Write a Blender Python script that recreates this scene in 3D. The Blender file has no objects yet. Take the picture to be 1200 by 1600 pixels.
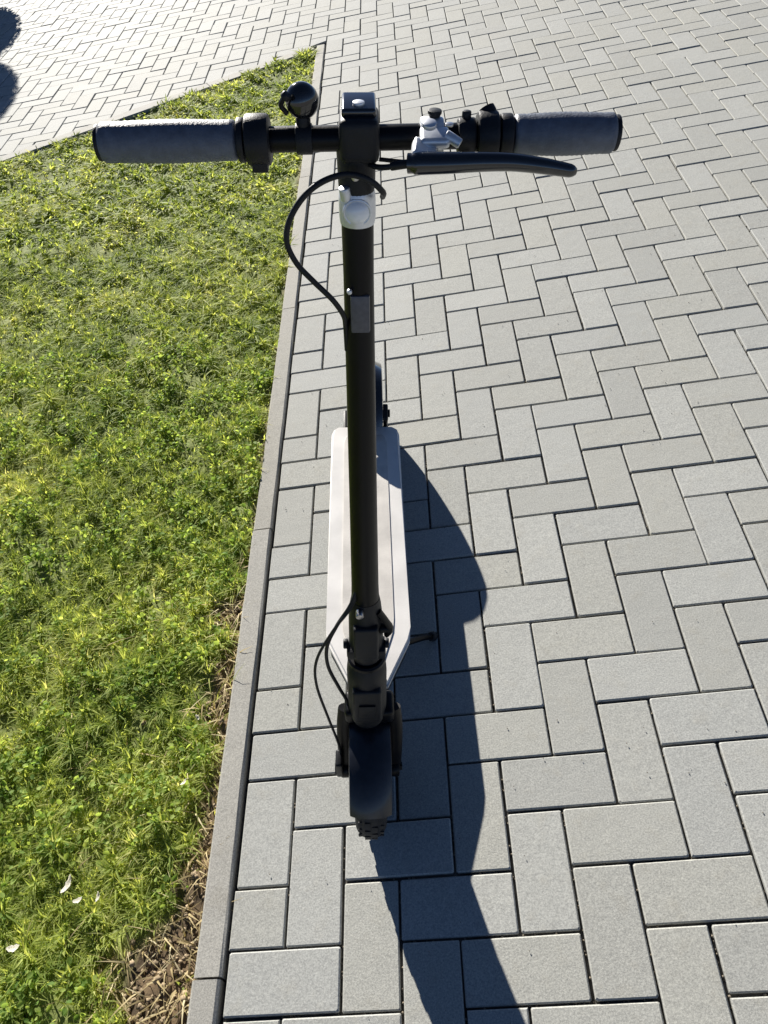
import bpy, bmesh, math, random
import numpy as np
from mathutils import Vector, Matrix, Euler
from mathutils.geometry import intersect_line_plane
random.seed(7); rng = np.random.default_rng(7)
SC = bpy.context.scene
COL = SC.collection
PI = math.pi

# ------------------------------------------------------------------ camera
cam_d = bpy.data.cameras.new("camera"); cam = bpy.data.objects.new("camera", cam_d); COL.objects.link(cam)
CAM = Vector((0.013, -0.527, 1.426))
_r, _u, _f = Vector((0.985, -0.014, -0.17)), Vector((0.124, 0.744, 0.657)), Vector((-0.117, 0.669, -0.734))
_f.normalize(); _r = (_r - _f * _r.dot(_f)).normalized(); _u = _r.cross(_f)
cam.matrix_world = Matrix(((_r.x, _u.x, -_f.x, CAM.x), (_r.y, _u.y, -_f.y, CAM.y), (_r.z, _u.z, -_f.z, CAM.z), (0, 0, 0, 1)))
cam_d.sensor_fit = 'VERTICAL'; cam_d.sensor_height = 24.0; cam_d.lens = 1201.0 / 1600.0 * 24.0
cam_d.clip_start = 0.02; cam_d.clip_end = 600
SC.camera = cam

# ------------------------------------------------------------------ light
D = Vector((0.8, -2.2, -1.0))                 # the way sunlight travels
w = bpy.data.worlds.new("World"); SC.world = w; w.use_nodes = True
nt = w.node_tree; bg = nt.nodes['Background']
sky = nt.nodes.new('ShaderNodeTexSky'); sky.sky_type = 'NISHITA'; sky.sun_disc = False
sky.sun_elevation = math.atan2(1.0, math.hypot(0.8, 2.2)); sky.sun_rotation = math.atan2(-0.8, 2.2)
sky.air_density = 0.4; sky.dust_density = 0.1; sky.ozone_density = 2.5; sky.altitude = 400
nt.links.new(sky.outputs[0], bg.inputs[0]); bg.inputs[1].default_value = 0.05
sl = bpy.data.lights.new("sun", 'SUN'); sl.energy = 5.0; sl.angle = math.radians(0.5); sl.color = (1.0, 0.95, 0.87)
sun = bpy.data.objects.new("sun", sl); COL.objects.link(sun)
sun.rotation_euler = D.to_track_quat('-Z', 'Y').to_euler(); sun.location = (-4, 10, 6)
SC.view_settings.view_transform = 'Standard'; SC.view_settings.look = 'None'
SC.view_settings.exposure = 1.07; SC.view_settings.gamma = 1.0; SC.view_settings.use_curve_mapping = False

# ------------------------------------------------------------------ materials
def mat(name, col, rough=0.5, metal=0.0, spec=0.5, var=0.0, vscale=40.0, bump=0.0, bscale=400.0, coat=0.0):
    m = bpy.data.materials.new(name); m.use_nodes = True
    t = m.node_tree; b = t.nodes['Principled BSDF']
    b.inputs['Base Color'].default_value = (*col, 1); b.inputs['Roughness'].default_value = rough
    b.inputs['Metallic'].default_value = metal; b.inputs['Specular IOR Level'].default_value = spec
    b.inputs['Coat Weight'].default_value = coat; b.inputs['Coat Roughness'].default_value = 0.08
    tc = t.nodes.new('ShaderNodeTexCoord')
    if var:
        n = t.nodes.new('ShaderNodeTexNoise'); n.inputs['Scale'].default_value = vscale; n.inputs['Detail'].default_value = 6
        t.links.new(tc.outputs['Object'], n.inputs['Vector'])
        r = t.nodes.new('ShaderNodeValToRGB')
        r.color_ramp.elements[0].position = .3; r.color_ramp.elements[1].position = .7
        r.color_ramp.elements[0].color = (*[c * (1 - var) for c in col], 1)
        r.color_ramp.elements[1].color = (*[min(1, c * (1 + var)) for c in col], 1)
        t.links.new(n.outputs['Fac'], r.inputs[0]); t.links.new(r.outputs[0], b.inputs['Base Color'])
        mr = t.nodes.new('ShaderNodeMapRange'); mr.inputs[3].default_value = max(.02, rough - .08); mr.inputs[4].default_value = min(1, rough + .12)
        t.links.new(n.outputs['Fac'], mr.inputs[0]); t.links.new(mr.outputs[0], b.inputs['Roughness'])
    if bump:
        n2 = t.nodes.new('ShaderNodeTexNoise'); n2.inputs['Scale'].default_value = bscale; n2.inputs['Detail'].default_value = 4
        t.links.new(tc.outputs['Object'], n2.inputs['Vector'])
        bp = t.nodes.new('ShaderNodeBump'); bp.inputs['Strength'].default_value = bump; bp.inputs['Distance'].default_value = .001
        t.links.new(n2.outputs['Fac'], bp.inputs['Height']); t.links.new(bp.outputs[0], b.inputs['Normal'])
    return m

def stone_mat(name, base, vary=0.13, dirt=(0.30, 0.26, 0.18), tint=True):
    """cast concrete: speckled grain, one tone per stone, soft dirt patches, all in world position"""
    m = bpy.data.materials.new(name); m.use_nodes = True
    t = m.node_tree; N = t.nodes; L = t.links; b = N['Principled BSDF']
    g = N.new('ShaderNodeNewGeometry'); oi = N.new('ShaderNodeObjectInfo')
    ad = N.new('ShaderNodeMath'); ad.operation = 'ADD'; L.new(g.outputs['Random Per Island'], ad.inputs[0]); L.new(oi.outputs['Random'], ad.inputs[1])
    fr = N.new('ShaderNodeMath'); fr.operation = 'FRACT'; L.new(ad.outputs[0], fr.inputs[0])
    def noise(s, d=4, r=.6):
        n = N.new('ShaderNodeTexNoise'); n.inputs['Scale'].default_value = s; n.inputs['Detail'].default_value = d; n.inputs['Roughness'].default_value = r
        L.new(g.outputs['Position'], n.inputs['Vector']); return n
    def mix(f, a, bcol, mode='MIX'):
        x = N.new('ShaderNodeMix'); x.data_type = 'RGBA'; x.blend_type = mode
        for s, v in ((0, f), (6, a), (7, bcol)):
            if hasattr(v, 'links'): L.new(v, x.inputs[s])
            elif isinstance(v, (int, float)): x.inputs[s].default_value = v
            else: x.inputs[s].default_value = (*v, 1)
        return x.outputs[2]
    def ramp(src, p0, p1, c0=0., c1=1.):
        r = N.new('ShaderNodeMapRange'); r.inputs[1].default_value = p0; r.inputs[2].default_value = p1; r.inputs[3].default_value = c0; r.inputs[4].default_value = c1
        L.new(src, r.inputs[0]); return r.outputs[0]
    cr = N.new('ShaderNodeValToRGB'); e = cr.color_ramp.elements
    lo = [c * (1 - vary) for c in base]; hi = [c * (1 + vary) for c in base]
    e[0].color = (*lo, 1); e[1].color = (*hi, 1)
    if tint:
        x = e.new(.35); x.color = (base[0] * 1.01, base[1] * 1.0, base[2] * .97, 1)
        x = e.new(.7); x.color = (base[0] * .985, base[1] * .99, base[2] * 1.0, 1)
    L.new(fr.outputs[0], cr.inputs[0])
    c = cr.outputs[0]
    grain = noise(330, 4, .8); c = mix(ramp(grain.outputs['Fac'], .34, .66), mix(1.0, c, (.60, .60, .61), 'MULTIPLY'), mix(1.0, c, (1.14, 1.14, 1.13), 'MULTIPLY'))
    v = N.new('ShaderNodeTexVoronoi'); v.inputs['Scale'].default_value = 260; L.new(g.outputs['Position'], v.inputs['Vector'])
    c = mix(ramp(v.outputs['Distance'], .10, .30, .35, 0.), c, (.62, .61, .58))
    mid = noise(22, 5, .6); c = mix(ramp(mid.outputs['Fac'], .55, .75, 0., .16), c, dirt)
    big = noise(2.3, 4, .55); c = mix(ramp(big.outputs['Fac'], .40, .72, 0., .12), c, mix(1.0, c, (.80, .79, .74), 'MULTIPLY'))
    L.new(c, b.inputs['Base Color'])
    b.inputs['Roughness'].default_value = .79; b.inputs['Specular IOR Level'].default_value = .25
    bp = N.new('ShaderNodeBump'); bp.inputs['Strength'].default_value = .38; bp.inputs['Distance'].default_value = .0012
    L.new(grain.outputs['Fac'], bp.inputs['Height'])
    bp2 = N.new('ShaderNodeBump'); bp2.inputs['Strength'].default_value = .35; bp2.inputs['Distance'].default_value = .003
    L.new(mid.outputs['Fac'], bp2.inputs['Height']); L.new(bp.outputs[0], bp2.inputs['Normal']); L.new(bp2.outputs[0], b.inputs['Normal'])
    return m

M_brick = stone_mat('paver_concrete', (.415, .42, .395), vary=.07)
M_kerb = stone_mat('kerb_concrete', (.375, .365, .33), vary=.06, dirt=(.20, .16, .09))
M_joint = mat('joint_sand', (.085, .078, .068), .95, var=.75, vscale=26, bump=.8, bscale=500)
M_soil = mat('soil', (.15, .105, .058), .95, var=.55, vscale=30, bump=1.0, bscale=160)
M_far = mat('far_ground', (.30, .29, .27), .9, var=.2, vscale=3)

def leaf_mat(name, dark, light, dry, dry_amt, trans=.35):
    m = bpy.data.materials.new(name); m.use_nodes = True
    t = m.node_tree; N = t.nodes; L = t.links; b = N['Principled BSDF']; out = N['Material Output']
    g = N.new('ShaderNodeNewGeometry')
    r = N.new('ShaderNodeValToRGB'); e = r.color_ramp.elements
    e[0].color = (*dark, 1); e[1].color = (*light, 1); e[1].position = max(.3, 1 - dry_amt)
    x = e.new(min(.99, e[1].position + .02) if dry_amt else 1.0); x.color = (*(dry if dry_amt else light), 1)
    r.color_ramp.elements[0].position = 0
    # broad patches push the blade tone lighter or darker
    n = N.new('ShaderNodeTexNoise'); n.inputs['Scale'].default_value = 3.2; n.inputs['Detail'].default_value = 5
    L.new(g.outputs['Position'], n.inputs['Vector'])
    mr = N.new('ShaderNodeMapRange'); mr.inputs[1].default_value = .36; mr.inputs[2].default_value = .64; mr.inputs[3].default_value = -.30; mr.inputs[4].default_value = .22
    L.new(n.outputs['Fac'], mr.inputs[0])
    a = N.new('ShaderNodeMath'); a.operation = 'ADD'; a.use_clamp = True
    L.new(g.outputs['Random Per Island'], a.inputs[0]); L.new(mr.outputs[0], a.inputs[1]); L.new(a.outputs[0], r.inputs[0])
    L.new(r.outputs[0], b.inputs['Base Color']); b.inputs['Roughness'].default_value = .6; b.inputs['Specular IOR Level'].default_value = .13
    tr = N.new('ShaderNodeBsdfTranslucent'); mx = N.new('ShaderNodeMixShader'); mx.inputs[0].default_value = trans
    br = N.new('ShaderNodeMix'); br.data_type = 'RGBA'; br.blend_type = 'MULTIPLY'; br.inputs[0].default_value = 1; br.inputs[7].default_value = (1.65, 1.55, .95, 1)
    L.new(r.outputs[0], br.inputs[6]); L.new(br.outputs[2], tr.inputs[0])
    L.new(b.outputs[0], mx.inputs[1]); L.new(tr.outputs[0], mx.inputs[2]); L.new(mx.outputs[0], out.inputs[0])
    return m
M_grass = leaf_mat('grass_blades', (.21, .29, .075), (.53, .58, .185), (.58, .58, .28), .05, .58)
M_clover = leaf_mat('broad_leaves', (.15, .25, .06), (.40, .50, .14), (.44, .50, .17), .03, .55)
M_dry = leaf_mat('dry_blades', (.32, .25, .12), (.62, .52, .30), (.68, .6, .38), .2, .25)
M_bush = leaf_mat('bush_leaves', (.015, .035, .01), (.05, .09, .02), (.1, .12, .03), .05, .2)
M_petal = mat('dry_leaf', (.84, .80, .70), .6, var=.15, vscale=120)

M_black = mat('black_paint', (.003, .003, .004), .36, spec=.2, var=.2, vscale=60, bump=.15, bscale=900)
M_satin = mat('black_plastic', (.009, .010, .013), .48, spec=.3, var=.25, vscale=90, bump=.3, bscale=700)
M_gloss = mat('gloss_plastic', (.010, .011, .014), .12, coat=.6)
M_rubber = mat('grip_rubber', (.095, .110, .145), .5, var=.2, vscale=120, bump=.5, bscale=600)
M_tyre = mat('tyre_rubber', (.014, .014, .016), .7, var=.35, vscale=50, bump=.4, bscale=500)
M_silver = mat('brushed_aluminium', (.66, .68, .72), .42, metal=.7, var=.1, vscale=80)
M_steel = mat('steel', (.45, .45, .46), .3, metal=1.0, var=.12, vscale=100)
M_lens = mat('lamp_lens', (.80, .82, .86), .12, coat=.8)
M_deck = mat('deck_rubber', (.68, .66, .63), .42, var=.10, vscale=14, bump=.3, bscale=500)
M_mat = mat('deck_pad', (.56, .53, .485), .55, var=.16, vscale=18, bump=.5, bscale=400)
M_badge = mat('grey_badge', (.085, .085, .10), .35, var=.2, vscale=200)
M_guard = mat('mudguard_plastic', (.012, .014, .020), .30, spec=.5, var=.25, vscale=70, coat=.2)
M_red = mat('red_lens', (.35, .02, .015), .2, coat=.5)
M_pot = mat('terracotta', (.30, .13, .07), .85, var=.2, vscale=20, bump=.4)
M_bark = mat('bark', (.10, .07, .045), .9, var=.4, vscale=60, bump=1, bscale=120)

# ------------------------------------------------------------------ helpers
def link(name, me, m=None, parent=None, kind=None):
    if m is not None and not me.materials: me.materials.append(m)
    o = bpy.data.objects.new(name, me); COL.objects.link(o)
    if parent: o.parent = parent
    if kind: o['kind'] = kind
    return o
def tag(o, label, cat=None, group=None, kind=None):
    o['label'] = label
    if cat: o['category'] = cat
    if group: o['group'] = group
    if kind: o['kind'] = kind
    return o
def finish(name, bm, m, parent=None, smooth=True, sharp=38):
    bmesh.ops.recalc_face_normals(bm, faces=bm.faces[:])
    for f in bm.faces: f.smooth = smooth
    for e in bm.edges:
        if len(e.link_faces) == 2 and e.calc_face_angle(0) > math.radians(sharp): e.smooth = False
    me = bpy.data.meshes.new(name); bm.to_mesh(me); bm.free()
    return link(name, me, m, parent)
def box(bm, c, s, bevel=.002, rot=None, seg=2, taper=None):
    tb = bmesh.new(); bmesh.ops.create_cube(tb, size=1)
    for v in tb.verts:
        if taper and v.co.z > 0: v.co.x *= taper[0]; v.co.y *= taper[1]
        v.co = Vector((v.co.x * s[0], v.co.y * s[1], v.co.z * s[2]))
    if bevel: bmesh.ops.bevel(tb, geom=tb.edges[:], offset=bevel, segments=seg, affect='EDGES', profile=.6)
    M = Matrix.Translation(c) @ (Euler(rot).to_matrix().to_4x4() if rot else Matrix())
    tb.transform(M); me = bpy.data.meshes.new('t'); tb.to_mesh(me); bm.from_mesh(me); tb.free(); bpy.data.meshes.remove(me)
def ring_frame(d, up=Vector((0, 0, 1))):
    d = d.normalized()
    if abs(d.dot(up)) > .98: up = Vector((0, 1, 0))
    x = d.cross(up).normalized(); return x, x.cross(d).normalized()
def tube(bm, pts, rad, n=16, cap=True, flat=1.0, rnd=False):
    """swept tube; rad number or list; flat squashes one axis"""
    pts = [Vector(p) for p in pts]
    if not hasattr(rad, '__len__'): rad = [rad] * len(pts)
    rings = []; px = None
    for i, p in enumerate(pts):
        d = (pts[min(i + 1, len(pts) - 1)] - pts[max(i - 1, 0)])
        x, y = ring_frame(d)
        if px is not None:
            dd = d.normalized(); x = (px - dd * px.dot(dd)).normalized(); y = x.cross(dd).normalized()
        px = x
        rings.append([bm.verts.new(p + (x * math.cos(a) + y * math.sin(a) * flat) * rad[i]) for a in [2 * PI * k / n for k in range(n)]])
    for a, b in zip(rings, rings[1:]):
        for k in range(n): bm.faces.new((a[k], a[(k + 1) % n], b[(k + 1) % n], b[k]))
    if cap:
        bm.faces.new(rings[0][::-1]); bm.faces.new(rings[-1])
def cyl(bm, a, b, r, bev=.0015, n=24):
    a, b = Vector(a), Vector(b); d = (b - a).normalized(); bev = min(bev, r * .45, (b - a).length * .3)
    tube(bm, [a, a + d * bev * .3, a + d * bev, b - d * bev, b - d * bev * .3, b], [r - bev, r - bev * .3, r, r, r - bev * .3, r - bev], n)
def spline(pts, k=8):
    P = [Vector(p) for p in pts]; P = [P[0] * 2 - P[1]] + P + [P[-1] * 2 - P[-2]]; out = []
    for i in range(1, len(P) - 2):
        for j in range(k):
            t = j / k; a, b, c, d = P[i - 1:i + 3]
            out.append(.5 * ((2 * b) + (c - a) * t + (2 * a - 5 * b + 4 * c - d) * t * t + (3 * b - a - 3 * c + d) * t ** 3))
    return out + [P[-2]]
def revolve_x(bm, prof, c, n=40, a0=0, a1=2 * PI):
    """profile [(x, r)] turned round the x axis through c"""
    full = abs(a1 - a0 - 2 * PI) < 1e-6; k = n if full else n + 1
    rings = []
    for i in range(k):
        a = a0 + (a1 - a0) * i / n
        rings.append([bm.verts.new((c[0] + x, c[1] + r * math.cos(a), c[2] + r * math.sin(a))) for x, r in prof])
    for i in range(n):
        A, B = rings[i], rings[(i + 1) % k]
        for j in range(len(prof) - 1): bm.faces.new((A[j], A[j + 1], B[j + 1], B[j]))
    return rings
def np_mesh(name, verts, faces_idx, faces_n, smooth=False):
    me = bpy.data.meshes.new(name)
    me.vertices.add(len(verts)); me.vertices.foreach_set('co', np.asarray(verts, np.float32).ravel())
    me.loops.add(len(faces_idx)); me.loops.foreach_set('vertex_index', np.asarray(faces_idx, np.int32))
    n = len(faces_n); st = np.concatenate([[0], np.cumsum(faces_n)[:-1]])
    me.polygons.add(n); me.polygons.foreach_set('loop_start', st.astype(np.int32)); me.polygons.foreach_set('loop_total', np.asarray(faces_n, np.int32))
    me.update(calc_edges=True); me.validate()
    if smooth: me.polygons.foreach_set('use_smooth', np.ones(n, bool))
    return me

# ------------------------------------------------------------------ the ground
bm = bmesh.new()
q = 200
vs = [bm.verts.new(p) for p in ((-q, -q, -.085), (q, -q, -.085), (q, q, -.085), (-q, q, -.085))]; bm.faces.new(vs)
g = finish('ground', bm, M_far, None, False); tag(g, 'wide flat ground that the paving and the lawn lie on', kind='structure')

XE = -0.5                    # paving edge towards the lawn
KW = 0.049                   # kerb width
KF = 0.080                   # width of the far kerb
TIP = Vector((-0.553, 4.40))
FD = (Vector((-2.234, 3.60)) - Vector((-0.58, 4.40))).normalized()      # along the far kerb, to the left
FN = Vector((FD.y, -FD.x)); FN = FN if FN.y > 0 else -FN                # pointing away from the lawn
def far_side(x, y): return (Vector((x, y)) - TIP).dot(FN)               # > 0 beyond the far kerb line

# ------------------------------------------------------------------ paving
JT = .0047; TH = .06
def clip(poly, fn):
    out = []
    for i in range(len(poly)):
        a, b = poly[i], poly[(i + 1) % len(poly)]; fa, fb = fn(a), fn(b)
        if fa >= 0: out.append(a)
        if (fa >= 0) != (fb >= 0):
            t = fa / (fa - fb); out.append((a[0] + (b[0] - a[0]) * t, a[1] + (b[1] - a[1]) * t))
    return out
def prism(poly, z0=-TH, ch=.0022, dz=0., tilt=(0, 0)):
    """verts and faces of one stone: vertical sides, a chamfer, a flat top"""
    n = len(poly); cx = sum(p[0] for p in poly) / n; cy = sum(p[1] for p in poly) / n
    V = []
    for lv, inset in ((z0, 0.), (-ch, 0.), (0., 1.)):
        for k, (x, y) in enumerate(poly):
            if inset:
                dx, dy = x - cx, y - cy
                x -= math.copysign(min(ch, abs(dx) * .3), dx) if abs(dx) > 1e-6 else 0; y -= math.copysign(min(ch, abs(dy) * .3), dy) if abs(dy) > 1e-6 else 0
            V.append((x, y, lv + (dz + tilt[0] * (x - cx) + tilt[1] * (y - cy) if lv > -.05 else 0)))
    F = []
    for k in range(n):
        j = (k + 1) % n
        F.append((k, j, n + j, n + k)); F.append((n + k, n + j, 2 * n + j, 2 * n + k))
    F.append(tuple(range(2 * n, 3 * n)))
    return V, F
paving = None
bm = bmesh.new()
for poly in ([(XE, -3), (11, -3), (11, 13), (XE, 13)],
             [(-11, TIP.y + FN.y * KF + (-11 - TIP.x) * FD.y / FD.x + .01), (XE - .002, TIP.y + .090 + .012), (XE - .002, 13), (-11, 13)]):
    top = [bm.verts.new((x, y, -.0095)) for x, y in poly]; bot = [bm.verts.new((x, y, -.07)) for x, y in poly]
    bm.faces.new(top); bm.faces.new(bot[::-1])
    for k in range(4): j = (k + 1) % 4; bm.faces.new((bot[k], bot[j], top[j], top[k]))
paving = finish('paving', bm, M_joint, None, False)
tag(paving, 'grey concrete block paving in a herringbone pattern with dark sanded joints', kind='structure')

stones = []
for i in range(-112, 108):
    for j in range(-28, 128):
        k = (i + j) % 4
        if k == 0: rc = (i * .1, j * .1, i * .1 + .2, j * .1 + .1)
        elif k == 2: rc = (i * .1, j * .1, i * .1 + .1, j * .1 + .2)
        else: continue
        x0, y0, x1, y1 = rc; jx, jy, jw = rng.normal(0, .00045), rng.normal(0, .00045), rng.normal(0, .0003); x0 += JT / 2 + jx + jw; y0 += JT / 2 + jy + jw; x1 -= JT / 2 - jx + jw; y1 -= JT / 2 - jy + jw
        poly = [(x0, y0), (x1, y0), (x1, y1), (x0, y1)]
        kerbo = lambda p: far_side(*p) - KF - .004
        right = lambda p: p[0] - XE
        if all(right(p) >= 0 for p in poly) or all(kerbo(p) >= 0 for p in poly): stones.append((poly, True)); continue
        a = clip(poly, right)
        b = clip(clip(poly, lambda p: -right(p)), kerbo)
        for c in (a, b):
            if len(c) >= 3:
                ar = abs(sum(c[t][0] * c[(t + 1) % len(c)][1] - c[(t + 1) % len(c)][0] * c[t][1] for t in range(len(c)))) / 2
                if ar > .0006: stones.append((c, False))
F_ = 1201.0 / 1600.0
def screen(x, y, z=0.):
    d = Vector((x, y, z)) - CAM; zz = d.dot(_f)
    if zz <= .05: return None
    return d.dot(_r) / zz * F_, d.dot(_u) / zz * F_, zz
vis = []
for n, (poly, whole) in enumerate(stones):
    cx = sum(p[0] for p in poly) / len(poly); cy = sum(p[1] for p in poly) / len(poly)
    s = screen(cx, cy)
    if s and abs(s[0]) < .375 + .03 and abs(s[1]) < .5 + .03:
        pr = [screen(*p)[:2] for p in poly]
        ar = abs(sum(pr[t][0] * pr[(t + 1) % len(pr)][1] - pr[(t + 1) % len(pr)][0] * pr[t][1] for t in range(len(pr)))) / 2
        vis.append((-ar, n))
vis.sort(); near = set(n for _, n in vis[:300])
protos = {}
for n in near:
    poly, whole = stones[n]
    x0, y0 = poly[0]; cx = sum(p[0] for p in poly) / len(poly); cy = sum(p[1] for p in poly) / len(poly)
    dz = rng.normal(0, .0010); tx, ty = rng.normal(0, .004, 2)
    if whole:
        w_, h_ = poly[2][0] - poly[0][0], poly[2][1] - poly[0][1]; key = (w_ > h_, int(rng.integers(12)))
        if key not in protos:
            loc = []
            for sx, sy in ((-1, -1), (1, -1), (1, 1), (-1, 1)):       # small chips make each corner its own
                j1, j2 = rng.uniform(0, .0022, 2); X, Y = sx * w_ / 2, sy * h_ / 2
                pts = [(X, Y - sy * (j1 + .001)), (X - sx * (j2 + .001), Y)]
                loc += pts
            loc.sort(key=lambda p: math.atan2(p[1] / h_, p[0] / w_))
            V, F = prism(loc); me = bpy.data.meshes.new('paving_brick'); me.from_pydata(V, [], F); me.update(); me.materials.append(M_brick); protos[key] = me
        o = link('paving_brick', protos[key], None, paving); o.location = (cx, cy, dz); o.rotation_euler = (ty, -tx, rng.normal(0, .002))
    else:
        V, F = prism([(x - cx, y - cy) for x, y in poly]); me = bpy.data.meshes.new('paving_brick'); me.from_pydata(V, [], F); me.update()
        o = link('paving_brick', me, M_brick, paving); o.location = (cx, cy, dz); o.rotation_euler = (ty, -tx, 0)
AV, AF = [], []
for n, (poly, whole) in enumerate(stones):
    if n in near: continue
    V, F = prism(poly, dz=rng.normal(0, .0010), tilt=tuple(rng.normal(0, .004, 2))); o_ = len(AV); AV += V; AF += [tuple(o_ + k for k in f) for f in F]
me = bpy.data.meshes.new('paving_brick'); me.from_pydata(AV, [], AF); me.update()
link('paving_brick', me, M_brick, paving, 'stuff')

# sand and grit caught in the joints and strewn over the near stones
n = 5200; gi = rng.integers(-5, 12, n) * .1; gj = rng.integers(-5, 22, n) * .1; al = rng.random(n) < .5; tt = rng.uniform(0, .2, n)
gx = np.where(al, gi + tt, gi + rng.normal(0, .0013, n)); gy = np.where(al, gj + rng.normal(0, .0013, n), gj + tt); lo = rng.random(n) < .06
gx = np.where(lo, rng.uniform(-.48, 1.2, n), gx); gy = np.where(lo, rng.uniform(-.5, 2.2, n), gy); ok = gx > XE + .002; gx, gy, lo = gx[ok], gy[ok], lo[ok]; n = len(gx)
ico = bmesh.new(); bmesh.ops.create_icosphere(ico, subdivisions=1, radius=1); iv = np.array([v.co[:] for v in ico.verts]); iff = np.array([[v.index for v in f.verts] for f in ico.faces]); ico.free()
sz = np.where(lo, rng.uniform(.0006, .0013, n), rng.uniform(.0012, .0028, n))
V = iv[None] * sz[:, None, None] + np.c_[gx, gy, np.where(lo, .0022, -.0085 + rng.uniform(0, .003, n))][:, None]
o = link('joint_grit', np_mesh('joint_grit', V.reshape(-1, 3), (iff[None] + (np.arange(n) * len(iv))[:, None, None]).ravel(), np.full(n * len(iff), 3)), mat('grit', (.17, .145, .11), .95, var=.5, vscale=40))
tag(o, 'sand and grit lying in the joints of the near paving', kind='stuff')

# ------------------------------------------------------------------ kerbs
def kerb(name, label, a, d, nrm, length, top, step=1.0, start=0., KW=KW):
    """edging stones laid end to end from a along d; nrm points to the outer side"""
    root = None
    bm = bmesh.new(); e = a + d * length
    ps = [a + nrm * .004, a + nrm * (KW - .004), e + nrm * (KW - .004), e + nrm * .004]
    lo = [bm.verts.new((p.x, p.y, -.08)) for p in ps]; hi = [bm.verts.new((p.x, p.y, -.012)) for p in ps]
    bm.faces.new(hi); bm.faces.new(lo[::-1])
    for k in range(4): j = (k + 1) % 4; bm.faces.new((lo[k], lo[j], hi[j], hi[k]))
    root = finish(name, bm, M_joint, None, False); tag(root, label, kind='structure')
    t = -start
    while t < length:
        t0, t1 = max(t, 0) + .002, min(t + step, length) - .002
        if t1 - t0 > .02:
            L = t1 - t0; off = rng.normal(0, .0012); dz = rng.normal(0, .001)
            poly = [(0, 0), (L, 0), (L, KW), (0, KW)]
            V, F = [], []
            n = 13; ch = .004
            prof = [(0, -.09), (0, top - ch), (ch, top), (KW - ch, top), (KW, top - ch), (KW, -.09)]
            for s in range(n):
                x = L * s / (n - 1)
                for (yy, zz) in prof:
                    jt = rng.normal(0, .0005, 2) if zz > 0 and 0 < s < n - 1 else (0, 0)
                    V.append((x, yy + off + jt[0], zz + dz + jt[1]))
            for s in range(n - 1):
                for k in range(5): F.append((s * 6 + k, s * 6 + k + 1, s * 6 + 7 + k, s * 6 + 6 + k))
            F.append(tuple(range(6))); F.append(tuple((n - 1) * 6 + k for k in range(5, -1, -1)))
            bm = bmesh.new(); vv = [bm.verts.new((*(a + d * (t0 + v[0]) + nrm * v[1]), v[2])) for v in V]
            for f in F: bm.faces.new([vv[k] for k in f])
            finish('kerb_stone', bm, M_kerb, root, False)
        t += step
    return root
kerb('kerb', 'straight pale concrete edging between the lawn and the herringbone paving beside the scooter', Vector((XE - .006, -3.24)), Vector((0, 1)), Vector((-1, 0)), TIP.y + .05 + 3.24, .006)
kerb('kerb', 'slanting pale concrete edging along the far side of the lawn', TIP + FD * .010, FD, FN, 9.5, .007, start=.35, KW=KF)

# ------------------------------------------------------------------ lawn
NX, NY = 120, 120
def smooth_noise(x, y, s, seed):
    r = np.random.default_rng(seed); o = 0
    for k in range(6):
        a, b, c = r.uniform(-1, 1, 2).tolist() + [r.uniform(0, 6.28)]
        o = o + np.sin((x * a + y * b) * s * (1 + .35 * k) + c)
    return o / 3.0
def hgt(x, y):
    h = .008 * smooth_noise(x, y, 62, 77) + .004 * smooth_noise(x, y, 120, 78) + .006 * np.sin(x * 7.1 + 1.3 * np.sin(y * 3.3)) * np.cos(y * 6.3 + x * 2) + .004 * np.sin(x * 17 + y * 11) - .012
    h = h + .014 * np.exp(-(((x - TIP.x) * FN.x + (y - TIP.y) * FN.y) / .14) ** 2)
    return h
bm = bmesh.new(); grid = {}
xs = np.concatenate([np.linspace(-10, -1.6, 36), np.linspace(-1.55, XE - .058, 70)]); NB = 220
for a, x in enumerate(xs):
    yt = TIP.y + (x - TIP.x) * FD.y / FD.x - .004
    for b in range(NB):
        y = -3 + (yt + 3) * b / (NB - 1)
        grid[a, b] = bm.verts.new((x, y, float(hgt(x, y)) - .008 + rng.normal(0, .0025)))
for a in range(len(xs) - 1):
    for b in range(NB - 1):
        try: bm.faces.new((grid[a, b], grid[a + 1, b], grid[a + 1, b + 1], grid[a, b + 1]))
        except ValueError: pass
lawn = finish('lawn_soil', bm, M_soil, None, True); tag(lawn, 'dark brown soil of the lawn showing between grass tufts and along the kerb', kind='structure')

def in_lawn(x, y, m=.0):
    return (x < XE - .058 - m) & (((x - TIP.x) * FN.x + (y - TIP.y) * FN.y) < -m) & (y > -2.9)
def bare(x, y):
    """0 grassy, 1 worn bare: a worn strip along the kerb near the front"""
    d = (XE - .058) - x
    wid = .022 + .175 * np.exp(-((y + .42) / .34) ** 2) + .075 * np.exp(-((y - .30) / .10) ** 2) + .05 * np.exp(-((y - .52) / .06) ** 2) + .02 * np.exp(-((y - .05) / .05) ** 2) * 0
    wid = wid * (1 + .35 * smooth_noise(x, y, 26, 5)) - .012
    return np.clip((wid - d) / .03 + .5, 0, 1)
bv = np.array([v.co[:] for v in lawn.data.vertices]); cov = 1 - bare(bv[:, 0], bv[:, 1])
at = lawn.data.attributes.new('moss', 'FLOAT', 'POINT'); at.data.foreach_set('value', cov.astype(np.float32))
t = M_soil.node_tree; an = t.nodes.new('ShaderNodeAttribute'); an.attribute_name = 'moss'
mm = t.nodes.new('ShaderNodeMix'); mm.data_type = 'RGBA'; mm.inputs[7].default_value = (.17, .20, .055, 1)
pb = t.nodes['Principled BSDF']; src = pb.inputs['Base Color'].links[0].from_socket
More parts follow.
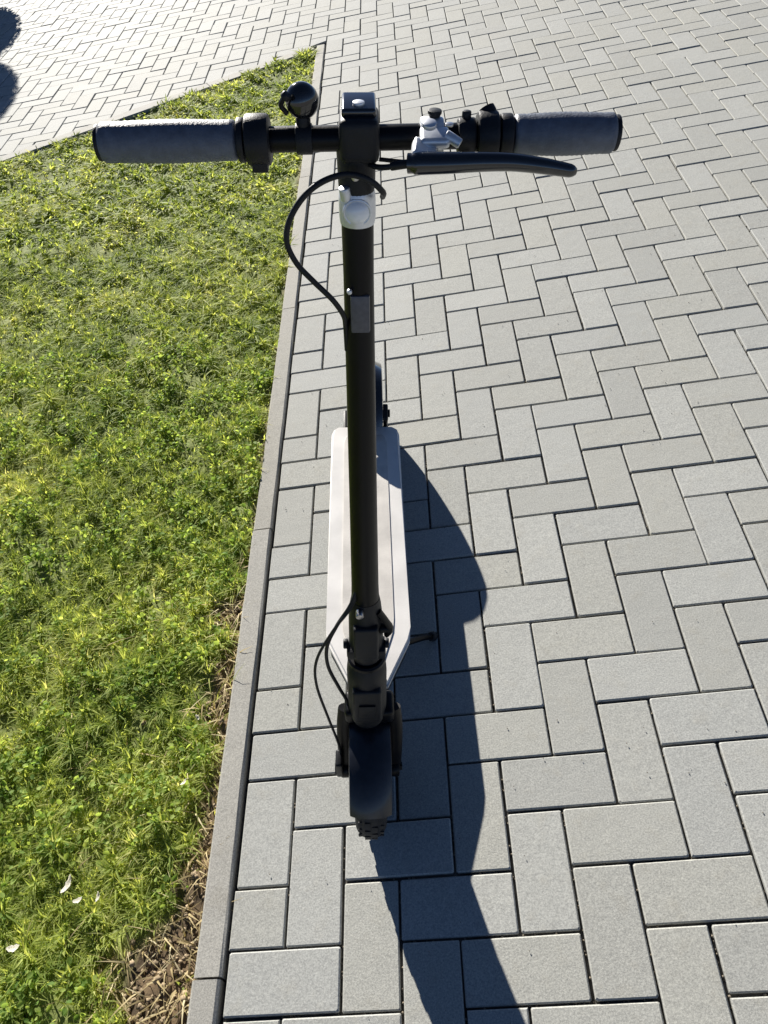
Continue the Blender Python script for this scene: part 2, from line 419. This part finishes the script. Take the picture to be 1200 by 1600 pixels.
t.links.new(an.outputs['Fac'], mm.inputs[0]); t.links.new(src, mm.inputs[6]); t.links.new(mm.outputs[2], pb.inputs['Base Color'])
def blades(name, roots, length, width, lean, m, segs=3, yawdir=None, spread=.5):
    n = len(roots); ang = rng.uniform(0, 2 * PI, n) if yawdir is None else yawdir
    dx, dy = np.cos(ang), np.sin(ang)
    tw = ang + PI / 2 + rng.normal(0, .5, n)
    V = np.zeros((n, segs * 2 + 1, 3), np.float32)
    for s in range(segs + 1):
        t = s / segs
        out = lean * length * (t ** 1.7); up = length * t * (1 - .36 * lean * t)
        c = roots + np.c_[dx * out, dy * out, up]
        w_ = width * (1 - t ** 2.2) * .5 * (1 if s else .7)
        off = np.c_[np.cos(tw) * w_, np.sin(tw) * w_, np.zeros(n)]
        if s < segs: V[:, 2 * s] = c - off; V[:, 2 * s + 1] = c + off
        else: V[:, 2 * s] = c
    base = (np.arange(n) * (segs * 2 + 1))[:, None]
    idx = []; cnt = []
    pat = []
    for s in range(segs - 1): pat += [2 * s, 2 * s + 1, 2 * s + 3, 2 * s + 2]; cnt += [4]
    pat += [2 * segs - 2, 2 * segs - 1, 2 * segs]; cnt += [3]
    idx = (base + np.array(pat)[None, :]).ravel(); cnt = np.tile(cnt, n)
    me = np_mesh(name, V.reshape(-1, 3), idx, cnt, True)
    return me
def tufts(n, x0, x1, y0, y1, keep):
    x = rng.uniform(x0, x1, n); y = rng.uniform(y0, y1, n); k = in_lawn(x, y) & keep(x, y); return x[k], y[k]
def spawn(x, y, per, r):
    n = rng.poisson(per, len(x)); X = np.repeat(x, n); Y = np.repeat(y, n)
    rr = np.abs(rng.normal(0, r, len(X))); a = rng.uniform(0, 2 * PI, len(X))
    return X + rr * np.cos(a), Y + rr * np.sin(a), a, rr
def zone(x0, x1, y0, y1, dens, per, r, ln, wd, lean=(.4, 1.7)):
    area = (x1 - x0) * (y1 - y0)
    tx, ty = tufts(int(area * dens), x0, x1, y0, y1, lambda x, y: (rng.random(len(x)) > bare(x, y) * .93) & (rng.random(len(x)) < .66 + .55 * smooth_noise(x, y, 24, 11)))
    X, Y, a, rr = spawn(tx, ty, per, r)
    k = in_lawn(X, Y, -.012) & (rng.random(len(X)) > bare(X, Y) * .75); X, Y, a, rr = X[k], Y[k], a[k], rr[k]
    L = rng.uniform(ln[0], ln[1], len(X)) * (1 + .3 * smooth_noise(X, Y, 9, 3)); L = np.clip(L * (1 + .45 * smooth_noise(X, Y, 62, 77)), .010, .2)
    Wd = rng.uniform(wd[0], wd[1], len(X)); le = rng.uniform(*lean, len(X)); L = L * .85
    return np.c_[X, Y, hgt(X, Y) - .008], L, Wd, le, a + rng.normal(0, .8, len(X))
zs = [zone(-1.6, -.52, -.7, 1.3, 3300, 30, .018, (.013, .033), (.0026, .0048)),
      zone(-2.3, -.52, 1.3, 2.6, 2100, 24, .024, (.016, .036), (.004, .007), (.6, 1.9)),
      zone(-4.5, -.52, 2.6, 4.5, 1100, 18, .035, (.018, .040), (.007, .011), (.6, 1.9)),
      zone(-3.2, -1.6, -1.5, 1.3, 180, 22, .03, (.03, .055), (.006, .010)),
      zone(-4.5, -2.3, 1.3, 2.6, 180, 22, .03, (.03, .055), (.006, .010))]
R_ = [np.concatenate([z[k] for z in zs]) for k in range(5)]
me = blades('grass', R_[0], R_[1], R_[2], R_[3], M_grass, 3, R_[4])
o = link('grass', me, M_grass); tag(o, 'thick sunlit yellow green grass covering the lawn left of the kerb', kind='stuff')
print('grass blades', len(R_[0]))
# broad little leaves (clover and weeds) mixed into the near grass
def leaflets(name, n, x0, x1, y0, y1, size, zr, m, keep=None):
    cx, cy = tufts(n // 8, x0, x1, y0, y1, keep or (lambda x, y: (bare(x, y) < .4) & (smooth_noise(x, y, 13, 21) > -.35)))
    X, Y, a, rr = spawn(cx, cy, 8, .018); k = in_lawn(X, Y, -.004); X, Y = X[k], Y[k]; n = len(X)
    s = rng.uniform(size[0], size[1], n); az = rng.uniform(0, 2 * PI, n); ti = rng.normal(0, .55, n); ti2 = rng.normal(0, .45, n)
    z = hgt(X, Y) + rng.uniform(zr[0], zr[1], n)
    shp = np.array([(-.9, 0, 0), (-.35, .55, .10), (.45, .62, .10), (1, 0, 0), (.45, -.62, .10), (-.35, -.55, .10)])
    V = np.zeros((n, 6, 3), np.float32)
    for k, (u, v, h) in enumerate(shp):
        U = u * s; Vv = v * s; Hh = h * s * 2
        px = U * np.cos(ti) + Hh * np.sin(ti); pz = -U * np.sin(ti) + Hh * np.cos(ti)
        py = Vv * np.cos(ti2) - pz * np.sin(ti2); pz = Vv * np.sin(ti2) + pz * np.cos(ti2)
        V[:, k] = np.c_[X + px * np.cos(az) - py * np.sin(az), Y + px * np.sin(az) + py * np.cos(az), z + pz]
    base = (np.arange(n) * 6)[:, None]; pat = np.array([0, 1, 2, 3, 0, 3, 4, 5])
    return link(name, np_mesh(name, V.reshape(-1, 3), (base + pat).ravel(), np.tile([4, 4], n), True), m)
o = leaflets('clover', 24000, -1.7, -.52, -.7, 1.7, (.0035, .0080), (.004, .026), M_clover)
tag(o, 'small broad clover and weed leaves growing among the near grass', kind='stuff')
# straw and dead grass on the worn strip
n = 3600; x = rng.uniform(-.95, -.545, n); y = rng.uniform(-.75, .75, n)
k = in_lawn(x, y, -.01) & (rng.random(n) < .04 + .9 * bare(x, y)); x, y = x[k], y[k]; n = len(x)
me = blades('dry_grass', np.c_[x, y, hgt(x, y) - .006], rng.uniform(.014, .045, n), rng.uniform(.002, .0045, n), rng.uniform(.9, 2.2, n), M_dry, 3)
o = link('dry_grass', me, M_dry); tag(o, 'pale straw and dead grass on the worn soil beside the kerb', kind='stuff')

n = 5200; x = rng.uniform(-.95, -.545, n); y = rng.uniform(-.75, .85, n); k = in_lawn(x, y, -.003) & (rng.random(n) < .03 + bare(x, y)); x, y = x[k], y[k]; n = len(x)
ico = bmesh.new(); bmesh.ops.create_icosphere(ico, subdivisions=1, radius=1); iv = np.array([v.co[:] for v in ico.verts]); iff = np.array([[v.index for v in f.verts] for f in ico.faces]); ico.free()
sz = rng.uniform(.002, .0065, n) * rng.uniform(.5, 1.3, n)
V = iv[None] * sz[:, None, None] * rng.uniform(.6, 1.3, (n, len(iv), 1)) * np.array([1, 1, .7]) + np.c_[x, y, hgt(x, y) - .006][:, None]
M_crumb = mat('soil_crumb', (.30, .23, .145), .95, var=.5, vscale=45, bump=.6, bscale=300)
o = link('soil_crumbs', np_mesh('soil_crumbs', V.reshape(-1, 3), (iff[None] + (np.arange(n) * len(iv))[:, None, None]).ravel(), np.full(n * len(iff), 3)), M_crumb)
tag(o, 'brown crumbs of dry soil on the worn strip beside the kerb', kind='stuff')
def fallen_leaf(x, y, s, label, rz, group='pale dry leaves lying in the grass'):
    bm = bmesh.new(); n = 9; rows = []
    for k in range(n):
        t = k / (n - 1); wd = math.sin(PI * min(1, t * .93 + .05)) ** .8 * .26 * (1 + .2 * math.sin(t * 17 + s * 900)); cur = .9 * (t - .5) ** 2
        rows.append([bm.verts.new((s * (t - .5), s * wd * u, s * (cur + .25 * abs(u) * wd))) for u in (-1, -.5, 0, .5, 1)])
    for A, B in zip(rows, rows[1:]):
        for k in range(4): bm.faces.new((A[k], A[k + 1], B[k + 1], B[k]))
    top = bm.faces[:]; r = bmesh.ops.solidify(bm, geom=top, thickness=.0005)
    o = finish('fallen_leaf', bm, M_petal, None, True, 80); o.location = (x, y, float(hgt(x, y)) + .030); o.rotation_euler = (rng.normal(-.35, .1), rng.normal(-.1, .1), rz)
    tag(o, label, 'leaf', group); return o
fallen_leaf(-.822, -.075, .034, 'largest pale curled leaf in the grass near the bottom left', 1.1)
fallen_leaf(-.793, -.105, .020, 'small pale leaf just right of the largest pale leaf in the grass', .3)
fallen_leaf(-.884, -.183, .026, 'pale leaf in the grass at the bottom left edge of the photo', .1)
fallen_leaf(-.757, -.10, .018, 'thin pale leaf in the dark gap of the grass, rightmost of the three together', 1.5)
fallen_leaf(-.622, .10, .016, 'small white leaf at the grass edge close to the kerb', .8)
fallen_leaf(-.62, .245, .014, 'tiny white leaf on bare soil next to the kerb', 2.2)

# ------------------------------------------------------------------ electric scooter
sc = bpy.data.objects.new('electric_scooter', None); COL.objects.link(sc)
sc.location = (-.250, .050, 0); sc.rotation_euler = (0, math.radians(10.1), math.radians(.7))
tag(sc, 'black folding electric kick scooter with pale deck, leaning on its stand on the paving', 'scooter')
S, H = .10, 1.175
def st(z, dx=0, dy=0):                      # a point on the stem axis
    return Vector((dx - .003, .03 + (z - .27) * (S - .03) / (H - .27) + dy, z))
def P(name, build, m, parent=sc, sharp=38, smooth=True):
    bm = bmesh.new(); build(bm); return finish(name, bm, m, parent, smooth, sharp)

# wheels
WR = .121
def wheel(y, name):
    c = (0, y, WR)
    hub = P(name, lambda b: (revolve_x(b, [(-.024, .012), (-.025, .052), (-.020, .060), (-.017, .074), (.017, .074), (.020, .060), (.025, .052), (.024, .012)], c, 40),
                             cyl(b, (-.034, y, WR), (.034, y, WR), .010)), M_satin)
    def tyre(b):
        prof = [(.0275 * math.cos(2 * PI * k / 24), WR - .0285 + .0275 * math.sin(2 * PI * k / 24)) for k in range(25)]
        revolve_x(b, prof, c, 72)
        for k in range(66):                 # tread blocks
            a = 2 * PI * k / 66
            for sx in (-.017, -.006, .006, .017):
                q = a + (sx * 2.5 if k % 2 else -sx * 2.5); rr = WR - .0285 + math.sqrt(.0275 ** 2 - sx ** 2) + .0004
                box(b, (sx, y + rr * math.cos(q), WR + rr * math.sin(q)), (.0096, .0086, .0022), 0, (q - PI / 2, 0, 0))
    P('tyre', tyre, M_tyre, hub)
    P('valve', lambda b: cyl(b, (.019, y + .058, WR + .026), (.024, y + .066, WR + .030), .003), M_steel, hub)
    return hub
RW = .965
wheel(.006, 'front_wheel'); wheel(RW, 'rear_wheel')

# fork: crown and two legs
def leg(sx):
    def f(b):
        pts = spline([(sx * .036, .036, .285), (sx * .041, .028, .235), (sx * .042, .014, .17), (sx * .0415, .006, .12)], 5)
        tube(b, pts, [.0160 - .003 * k / len(pts) for k in range(len(pts))], 14, flat=.62)
        cyl(b, (sx * .034, .006, .121), (sx * .052, .006, .121), .0185, .003)
        cyl(b, (sx * .051, .006, .121), (sx * .057, .006, .121), .008, .001, 6)
    return f
P('fork_leg', leg(-1), M_black); P('fork_leg', leg(1), M_black)
P('fork_crown', lambda b: (box(b, (0, .038, .283), (.082, .046, .036), .010, seg=3), cyl(b, (-.001, .036, .27), st(.39), .023, .003)), M_black)
# front mudguard hugging the tyre
def guard(y, a0, a1, r=.118, wd=.031, th=.0028):
    def f(b):
        prof = [(-wd, r - .016), (-wd * .96, r - .004), (-wd * .6, r + .003), (0, r + .005), (wd * .6, r + .003), (wd * .96, r - .004), (wd, r - .016)]
        prof2 = [(x * (1 - th / wd), rr - th) for x, rr in prof][::-1]
        revolve_x(b, prof + prof2 + [prof[0]], (0, y, WR), 36, a0, a1)
        bmesh.ops.holes_fill(b, edges=[e for e in b.edges if len(e.link_faces) == 1])
    return f
P('front_mudguard', guard(.006, math.radians(34), math.radians(150), .1335, .0355), M_guard)

# head tube and neck running down to the deck
def neck(b):
    secs = [((-.001, .200, .118), .085, .030), ((-.001, .165, .138), .070, .042), ((-.002, .125, .190), .054, .052), ((-.002, .092, .260), .048, .052), ((-.002, .068, .330), .048, .046)]
    rings = []
    for i, (c, w_, h_) in enumerate(secs):
        a = secs[max(i - 1, 0)][0]; e = secs[min(i + 1, len(secs) - 1)][0]; d = (Vector(e) - Vector(a)).normalized(); n = Vector((1, 0, 0)).cross(d)
        rings.append([b.verts.new(Vector(c) + Vector((1, 0, 0)) * math.copysign(abs(math.cos(t)) ** .5, math.cos(t)) * w_ / 2 + n * math.copysign(abs(math.sin(t)) ** .5, math.sin(t)) * h_ / 2) for t in [2 * PI * k / 20 + .001 for k in range(20)]])
    for A, B in zip(rings, rings[1:]):
        for k in range(20): b.faces.new((A[k], A[(k + 1) % 20], B[(k + 1) % 20], B[k]))
    b.faces.new(rings[0]); b.faces.new(rings[-1])
P('neck', neck, M_black)
def headtube(b):
    tube(b, [st(.27), st(.285), st(.30), st(.40), st(.415), st(.425)], [.026, .030, .031, .031, .030, .026], 28)
    box(b, st(.345, 0, -.026), (.046, .018, .085), .006, (-.08, 0, 0), 3)
ht = P('head_tube', headtube, M_satin)
P('bearing_ring', lambda b: (tube(b, [st(.425), st(.428), st(.434), st(.437)], [.026, .029, .029, .026], 28)), M_black, ht)
P('reflector', lambda b: box(b, st(.34, .0, -.0365), (.026, .004, .030), .0015, (-.08, 0, 0)), M_satin, ht)
# folding joint with its hook and lever
fj = P('folding_joint', lambda b: (tube(b, [st(.437), st(.445), st(.47), st(.53), st(.56), st(.572)], [.021, .0245, .0255, .0245, .022, .020], 24),
                                   box(b, st(.50, 0, -.022), (.036, .016, .070), .005, (-.08, 0, 0), 3),
                                   box(b, st(.46, 0, -.004), (.058, .030, .022), .005)), M_satin)
P('folding_lever', lambda b: (tube(b, spline([st(.555, .018, -.012), st(.53, .030, -.012), st(.512, .036, -.010), st(.495, .030, -.006)], 4), .0062, 10, flat=.7),
                              cyl(b, st(.515, .018, -.010), st(.515, .038, -.010), .0075)), M_black, fj)
P('lock_pin', lambda b: cyl(b, st(.565, -.008, -.018), st(.565, -.008, -.030), .0055), M_steel, fj)
for sx in (-1, 1): P('pivot_bolt', lambda b, sx=sx: cyl(b, st(.468, sx * .034, -.002), st(.468, sx * .027, -.002), .0075), M_satin, fj)

# stem
P('stem', lambda b: tube(b, [st(.56), st(.60), st(.75), st(.90), st(1.05), st(1.11)], [.0198, .0186, .0171, .0159, .0148, .0150], 32), M_black)
# head block on top of the stem, with display
hb = P('stem_head', lambda b: (tube(b, [st(1.128), st(1.136), st(1.165), st(1.182)], [.0150, .0165, .0172, .0170], 28),
                               box(b, (0, .100, 1.178), (.034, .040, .036), .007, seg=3)), M_satin)
P('display', lambda b: box(b, (0, .108, 1.1985), (.029, .036, .008), .003, (.05, 0, 0), 3), M_gloss, hb)
P('power_button', lambda b: cyl(b, (0, .100, 1.2015), (0, .100, 1.2045), .005, .001), M_silver, hb)
P('head_bolt', lambda b: cyl(b, st(1.150, -.001, -.015), st(1.150, -.001, -.0195), .0036), M_steel, hb)
# headlamp collar
hl = P('headlamp', lambda b: (tube(b, [st(1.102), st(1.105), st(1.109), st(1.124), st(1.130), st(1.133)], [.0158, .0164, .0168, .0168, .0164, .0150], 30),
                              cyl(b, st(1.128, -.009, -.012), st(1.140, -.011, -.014), .0052)), M_silver)
def lens(b):
    r = bmesh.ops.create_uvsphere(b, u_segments=24, v_segments=14, radius=1)
    for v in b.verts: v.co = Vector((v.co.x * .0122, v.co.y * .009, v.co.z * .0115)) + st(1.118, 0, -.012)
P('lamp_lens', lens, M_lens, hl)
P('lamp_rim', lambda b: [tube(b, [st(1.118) + Vector((.0120 * math.cos(a), -.0150, .0115 * math.sin(a))) for a in [2 * PI * k / 24 for k in range(25)]], .0014, 8, False)], M_silver, hl)
# badge plate with its screw where the cable enters the stem
bd = P('badge', lambda b: box(b, st(1.017, .001, -.0135), (.019, .006, .040), .002, (-.08, 0, 0)), M_badge)
P('screw', lambda b: cyl(b, st(1.042, -.009, -.0135), st(1.042, -.009, -.018), .0026), M_silver, bd)

# handlebar
P('handlebar', lambda b: cyl(b, (-.215, .1, 1.172), (.215, .1, 1.178), .0105, .002), M_black)
def grip(x0, x1, s):
    def f(b):
        pts, rr = [], []
        for k in range(41):
            t = k / 40; x = x0 + (x1 - x0) * t
            r = .0168 - .0006 * math.cos(t * 6.28)
            if 1 <= k <= 39: r += .00035 * math.sin(k * PI)
            if k % 2 and 3 < k < 37: r -= .0004
            if k == 0 or k == 40: r *= .86
            pts.append((x, .1, 1.175 + .0133 * x)); rr.append(r)
        tube(b, pts, rr, 30)
    return f
gl = P('grip', grip(-.2205, -.104, -1), M_rubber, sharp=60); P('end_cap', lambda b: cyl(b, (-.2235, .1, 1.172), (-.2195, .1, 1.172), .0145, .0015), M_satin, gl)
gr = P('grip', grip(.132, .219, 1), M_rubber, sharp=60); P('end_cap', lambda b: cyl(b, (.218, .1, 1.178), (.2225, .1, 1.178), .0145, .0015), M_satin, gr)
P('grip_collar', lambda b: (cyl(b, (-.1035, .1, 1.1736), (-.098, .1, 1.1736), .0178, .001), cyl(b, (-.097, .1, 1.1737), (-.076, .1, 1.174), .0205, .003), box(b, (-.086, .092, 1.156), (.014, .012, .010), .002)), M_satin)
tc = P('throttle', lambda b: (cyl(b, (.1005, .1, 1.1763), (.119, .1, 1.1766), .0195, .003), cyl(b, (.120, .1, 1.1766), (.131, .1, 1.1767), .0172, .002)), M_satin)
P('throttle_paddle', lambda b: tube(b, spline([(.110, .102, 1.188), (.110, .104, 1.193), (.108, .108, 1.196)], 4), [.007] * 9, 12, flat=.55), M_satin, tc)
P('throttle_clamp', lambda b: (cyl(b, (.084, .1, 1.1761), (.0995, .1, 1.1763), .0145, .002), cyl(b, (.091, .102, 1.189), (.091, .103, 1.196), .004)), M_satin, tc)
# brake lever
br = P('brake_bracket', lambda b: (cyl(b, (.052, .1, 1.1757), (.072, .1, 1.1759), .0155, .002),
        box(b, (.063, .082, 1.182), (.025, .020, .009), .004, (.25, 0, 0), 3), box(b, (.054, .070, 1.175), (.022, .020, .009), .003, (.3, .45, 0), 3),
        cyl(b, (.058, .079, 1.192), (.058, .078, 1.196), .006, .001), cyl(b, (.072, .079, 1.186), (.084, .074, 1.180), .0042, .001)), M_silver)
P('pivot_bolt', lambda b: cyl(b, (.074, .075, 1.194), (.074, .075, 1.1965), .0035), M_steel, br)
P('reach_screw', lambda b: (cyl(b, (.064, .102, 1.190), (.064, .103, 1.194), .0048), cyl(b, (.064, .103, 1.193), (.064, .103, 1.1965), .006)), M_satin, br)
def lever(b):
    pts = spline([(.040, .062, 1.1695), (.052, .060, 1.1705), (.075, .057, 1.1720), (.100, .055, 1.1735), (.125, .054, 1.1735), (.150, .054, 1.1705), (.168, .055, 1.167), (.180, .056, 1.1645)], 5)
    n = len(pts); rad = []
    for k in range(n):
        t = k / (n - 1); rad.append(.0098 * (1 - .48 * t) if t > .06 else .0080)
    rad[-1] = .0030; rad[-2] = .0046
    tube(b, pts, rad, 16)
P('brake_lever', lever, M_gloss)
P('cable_adjuster', lambda b: cyl(b, (.026, .068, 1.1645), (.041, .064, 1.1685), .0036, .0008), M_satin)
# bell on a short stalk
bl = P('bell', lambda b: (cyl(b, (-.047, .1, 1.182), (-.047, .102, 1.196), .0062), cyl(b, (-.054, .1, 1.1743), (-.040, .1, 1.1745), .0125, .001)), M_satin)
def dome(b):
    bmesh.ops.create_uvsphere(b, u_segments=28, v_segments=18, radius=1)
    for v in b.verts: v.co = Vector((v.co.x * .0141, v.co.y * .0125, v.co.z * .0145)) + Vector((-.047, .103, 1.204))
P('bell_dome', dome, M_gloss, bl)
P('striker', lambda b: (tube(b, spline([(-.060, .098, 1.196), (-.064, .094, 1.204), (-.060, .090, 1.212)], 4), .0022, 8), cyl(b, (-.061, .0905, 1.210), (-.057, .0900, 1.214), .004)), M_satin, bl)

# cables
def cable(pts, r=.0026, name='cable', m=M_satin):
    return P(name, lambda b: tube(b, spline(pts, 8), r, 10), m, sharp=60)
cable([(.020, .090, 1.128), (.0195, .074, 1.140), (.008, .070, 1.152), (-.010, .070, 1.157), (-.030, .070, 1.152), (-.048, .070, 1.139), (-.062, .069, 1.119), (-.067, .068, 1.098), (-.060, .067, 1.077), (-.045, .066, 1.058), (-.028, .066, 1.038), (-.0185, .070, 1.018), (-.0170, .078, 1.0), (-.0165, .080, .97)], .0027, 'brake_cable')
cable([(.030, .067, 1.1655), (.022, .071, 1.1625), (.014, .080, 1.159), (.008, .088, 1.158)], .0024, 'lever_cable')
cable([(.095, .086, 1.166), (.075, .084, 1.163), (.045, .084, 1.161), (.017, .090, 1.161)], .0018, 'throttle_cable')
cable([(-.014, .046, .600), (-.024, .036, .575), (-.044, .030, .535), (-.060, .028, .485), (-.061, .028, .43), (-.048, .030, .365), (-.036, .034, .31), (-.034, .040, .27)], .0028, 'lower_cable')
cable([(-.014, .044, .590), (-.024, .034, .570), (-.050, .024, .53), (-.076, .018, .465), (-.080, .014, .40), (-.068, .010, .31), (-.054, .006, .22), (-.050, .004, .17), (-.050, .004, .135)], .0022, 'motor_cable')
P('cable_cover', lambda b: (box(b, (-.054, .000, .150), (.012, .030, .060), .004, (.1, 0, 0), 3), cyl(b, (-.057, .006, .121), (-.063, .006, .121), .013)), M_satin)

# deck
def outline(w_, y0, y1, taper, nose):
    p = [(-nose, y0), (nose, y0), (w_ * .97, y0 + taper), (w_, y0 + taper + .03), (w_, y1 - .030), (w_ * .94, y1 - .010), (w_ * .80, y1), (-w_ * .80, y1), (-w_ * .94, y1 - .010), (-w_, y1 - .030), (-w_, y0 + taper + .03), (-w_ * .97, y0 + taper)]
    return p
def slab(poly, z0, z1, bev):
    def f(b):
        lo = [b.verts.new((x, y, z0)) for x, y in poly]; hi = [b.verts.new((x, y, z1)) for x, y in poly]; n = len(poly)
        b.faces.new(lo[::-1]); b.faces.new(hi)
        for k in range(n): b.faces.new((lo[k], lo[(k + 1) % n], hi[(k + 1) % n], hi[k]))
        bmesh.ops.bevel(b, geom=[e for e in b.edges if all(abs(v.co.z - z1) < 1e-6 for v in e.verts)], offset=bev, segments=3, affect='EDGES')
    return f
P('battery_case', slab(outline(.078, .165, .875, .085, .035), .098, .140, .002), M_satin)
dk = P('deck', slab(outline(.0845, .150, .885, .100, .036), .1405, .1535, .005), M_deck)
P('deck_pad', slab(outline(.052, .190, .850, .080, .026), .154, .1558, .001), M_mat, dk)
P('deck_tail', lambda b: (box(b, (-.001, .875, .146), (.080, .060, .012), .004), box(b, (-.050, .90, .128), (.012, .12, .030), .004), box(b, (.050, .90, .128), (.012, .12, .030), .004)), M_black)
P('rear_mudguard', guard(RW, math.radians(-24), math.radians(152), .136, .045, .003), M_gloss)
def disc(b):
    revolve_x(b, [(.030, .024), (.030, .055), (.0318, .055), (.0318, .024), (.030, .024)], (0, RW, WR), 48)
P('brake_disc', disc, M_steel)
P('brake_caliper', lambda b: (box(b, (.043, RW - .050, .168), (.030, .042, .034), .005, (.6, 0, 0), 3), cyl(b, (.058, RW - .052, .170), (.063, RW - .052, .170), .010)), M_satin)
P('stay', lambda b: tube(b, [(.050, .85, .140), (.052, .90, .130), (.050, RW, WR)], .007, 10), M_black)
P('stay', lambda b: tube(b, [(-.050, .85, .140), (-.050, .90, .130), (-.048, RW, WR)], .007, 10), M_black)
P('tail_lamp', lambda b: box(b, (0, RW + .136, .150), (.034, .012, .022), .004, (.35, 0, 0)), M_red)
# side stand
ks = P('kickstand', lambda b: (tube(b, spline([(.060, .27, .105), (.085, .285, .090), (.118, .315, .058), (.136, .332, .034)], 5), .0065, 14),
                               box(b, (.058, .262, .104), (.03, .036, .014), .003)), M_black)
P('stand_foot', lambda b: cyl(b, (.134, .330, .037), (.143, .338, .0285), .0105, .003), M_tyre, ks)

# ------------------------------------------------------------------ invented clipped bush outside the frame, added to cast the top left shadow
tp = bpy.data.objects.new('shadow_caster_bush', None); COL.objects.link(tp); tp.location = (-3.905, 7.68, 0)
tag(tp, 'unseen clipped two ball bush in a clay pot, added to throw the dark shadow at the top left', 'bush')
def lathe(b, prof, n=36):
    rings = [[b.verts.new((r * math.cos(2 * PI * k / n), r * math.sin(2 * PI * k / n), z)) for k in range(n)] for r, z in prof]
    for A, B in zip(rings, rings[1:]):
        for k in range(n): b.faces.new((A[k], A[(k + 1) % n], B[(k + 1) % n], B[k]))
    b.faces.new(rings[0][::-1]); b.faces.new(rings[-1])
P('pot', lambda b: lathe(b, [(.15, 0.002), (.20, .28), (.225, .285), (.23, .33), (.205, .332), (.195, .30), (.02, .30)]), M_pot, tp)
P('trunk', lambda b: tube(b, [(0, 0, .29), (.01, 0, .7), (0, .01, 1.25)], [.03, .024, .018], 10), M_bark, tp)
for (zc, rad) in ((.62, .38), (1.30, .31)):
    def crown(b, zc=zc, rad=rad):
        bmesh.ops.create_icosphere(b, subdivisions=4, radius=rad * .93)
        for v in b.verts:
            d = v.co.normalized(); v.co = d * rad * (.93 + .03 * math.sin(d.x * 13) * math.cos(d.z * 11 + d.y * 9)) + Vector((0, 0, zc))
        for _ in range(3500):
            d = Vector(rng.normal(0, 1, 3)).normalized(); c = d * rad * rng.uniform(.93, 1.03) + Vector((0, 0, zc)); s = rng.uniform(.012, .02)
            u = Vector(rng.normal(0, 1, 3)).normalized(); v2 = u.cross(d).normalized(); u = v2.cross(Vector(rng.normal(0, 1, 3))).normalized()
            b.faces.new([b.verts.new(c + x) for x in (u * s, v2 * s * .6, -u * s, -v2 * s * .6)])
    P('crown', crown, M_bush, tp)
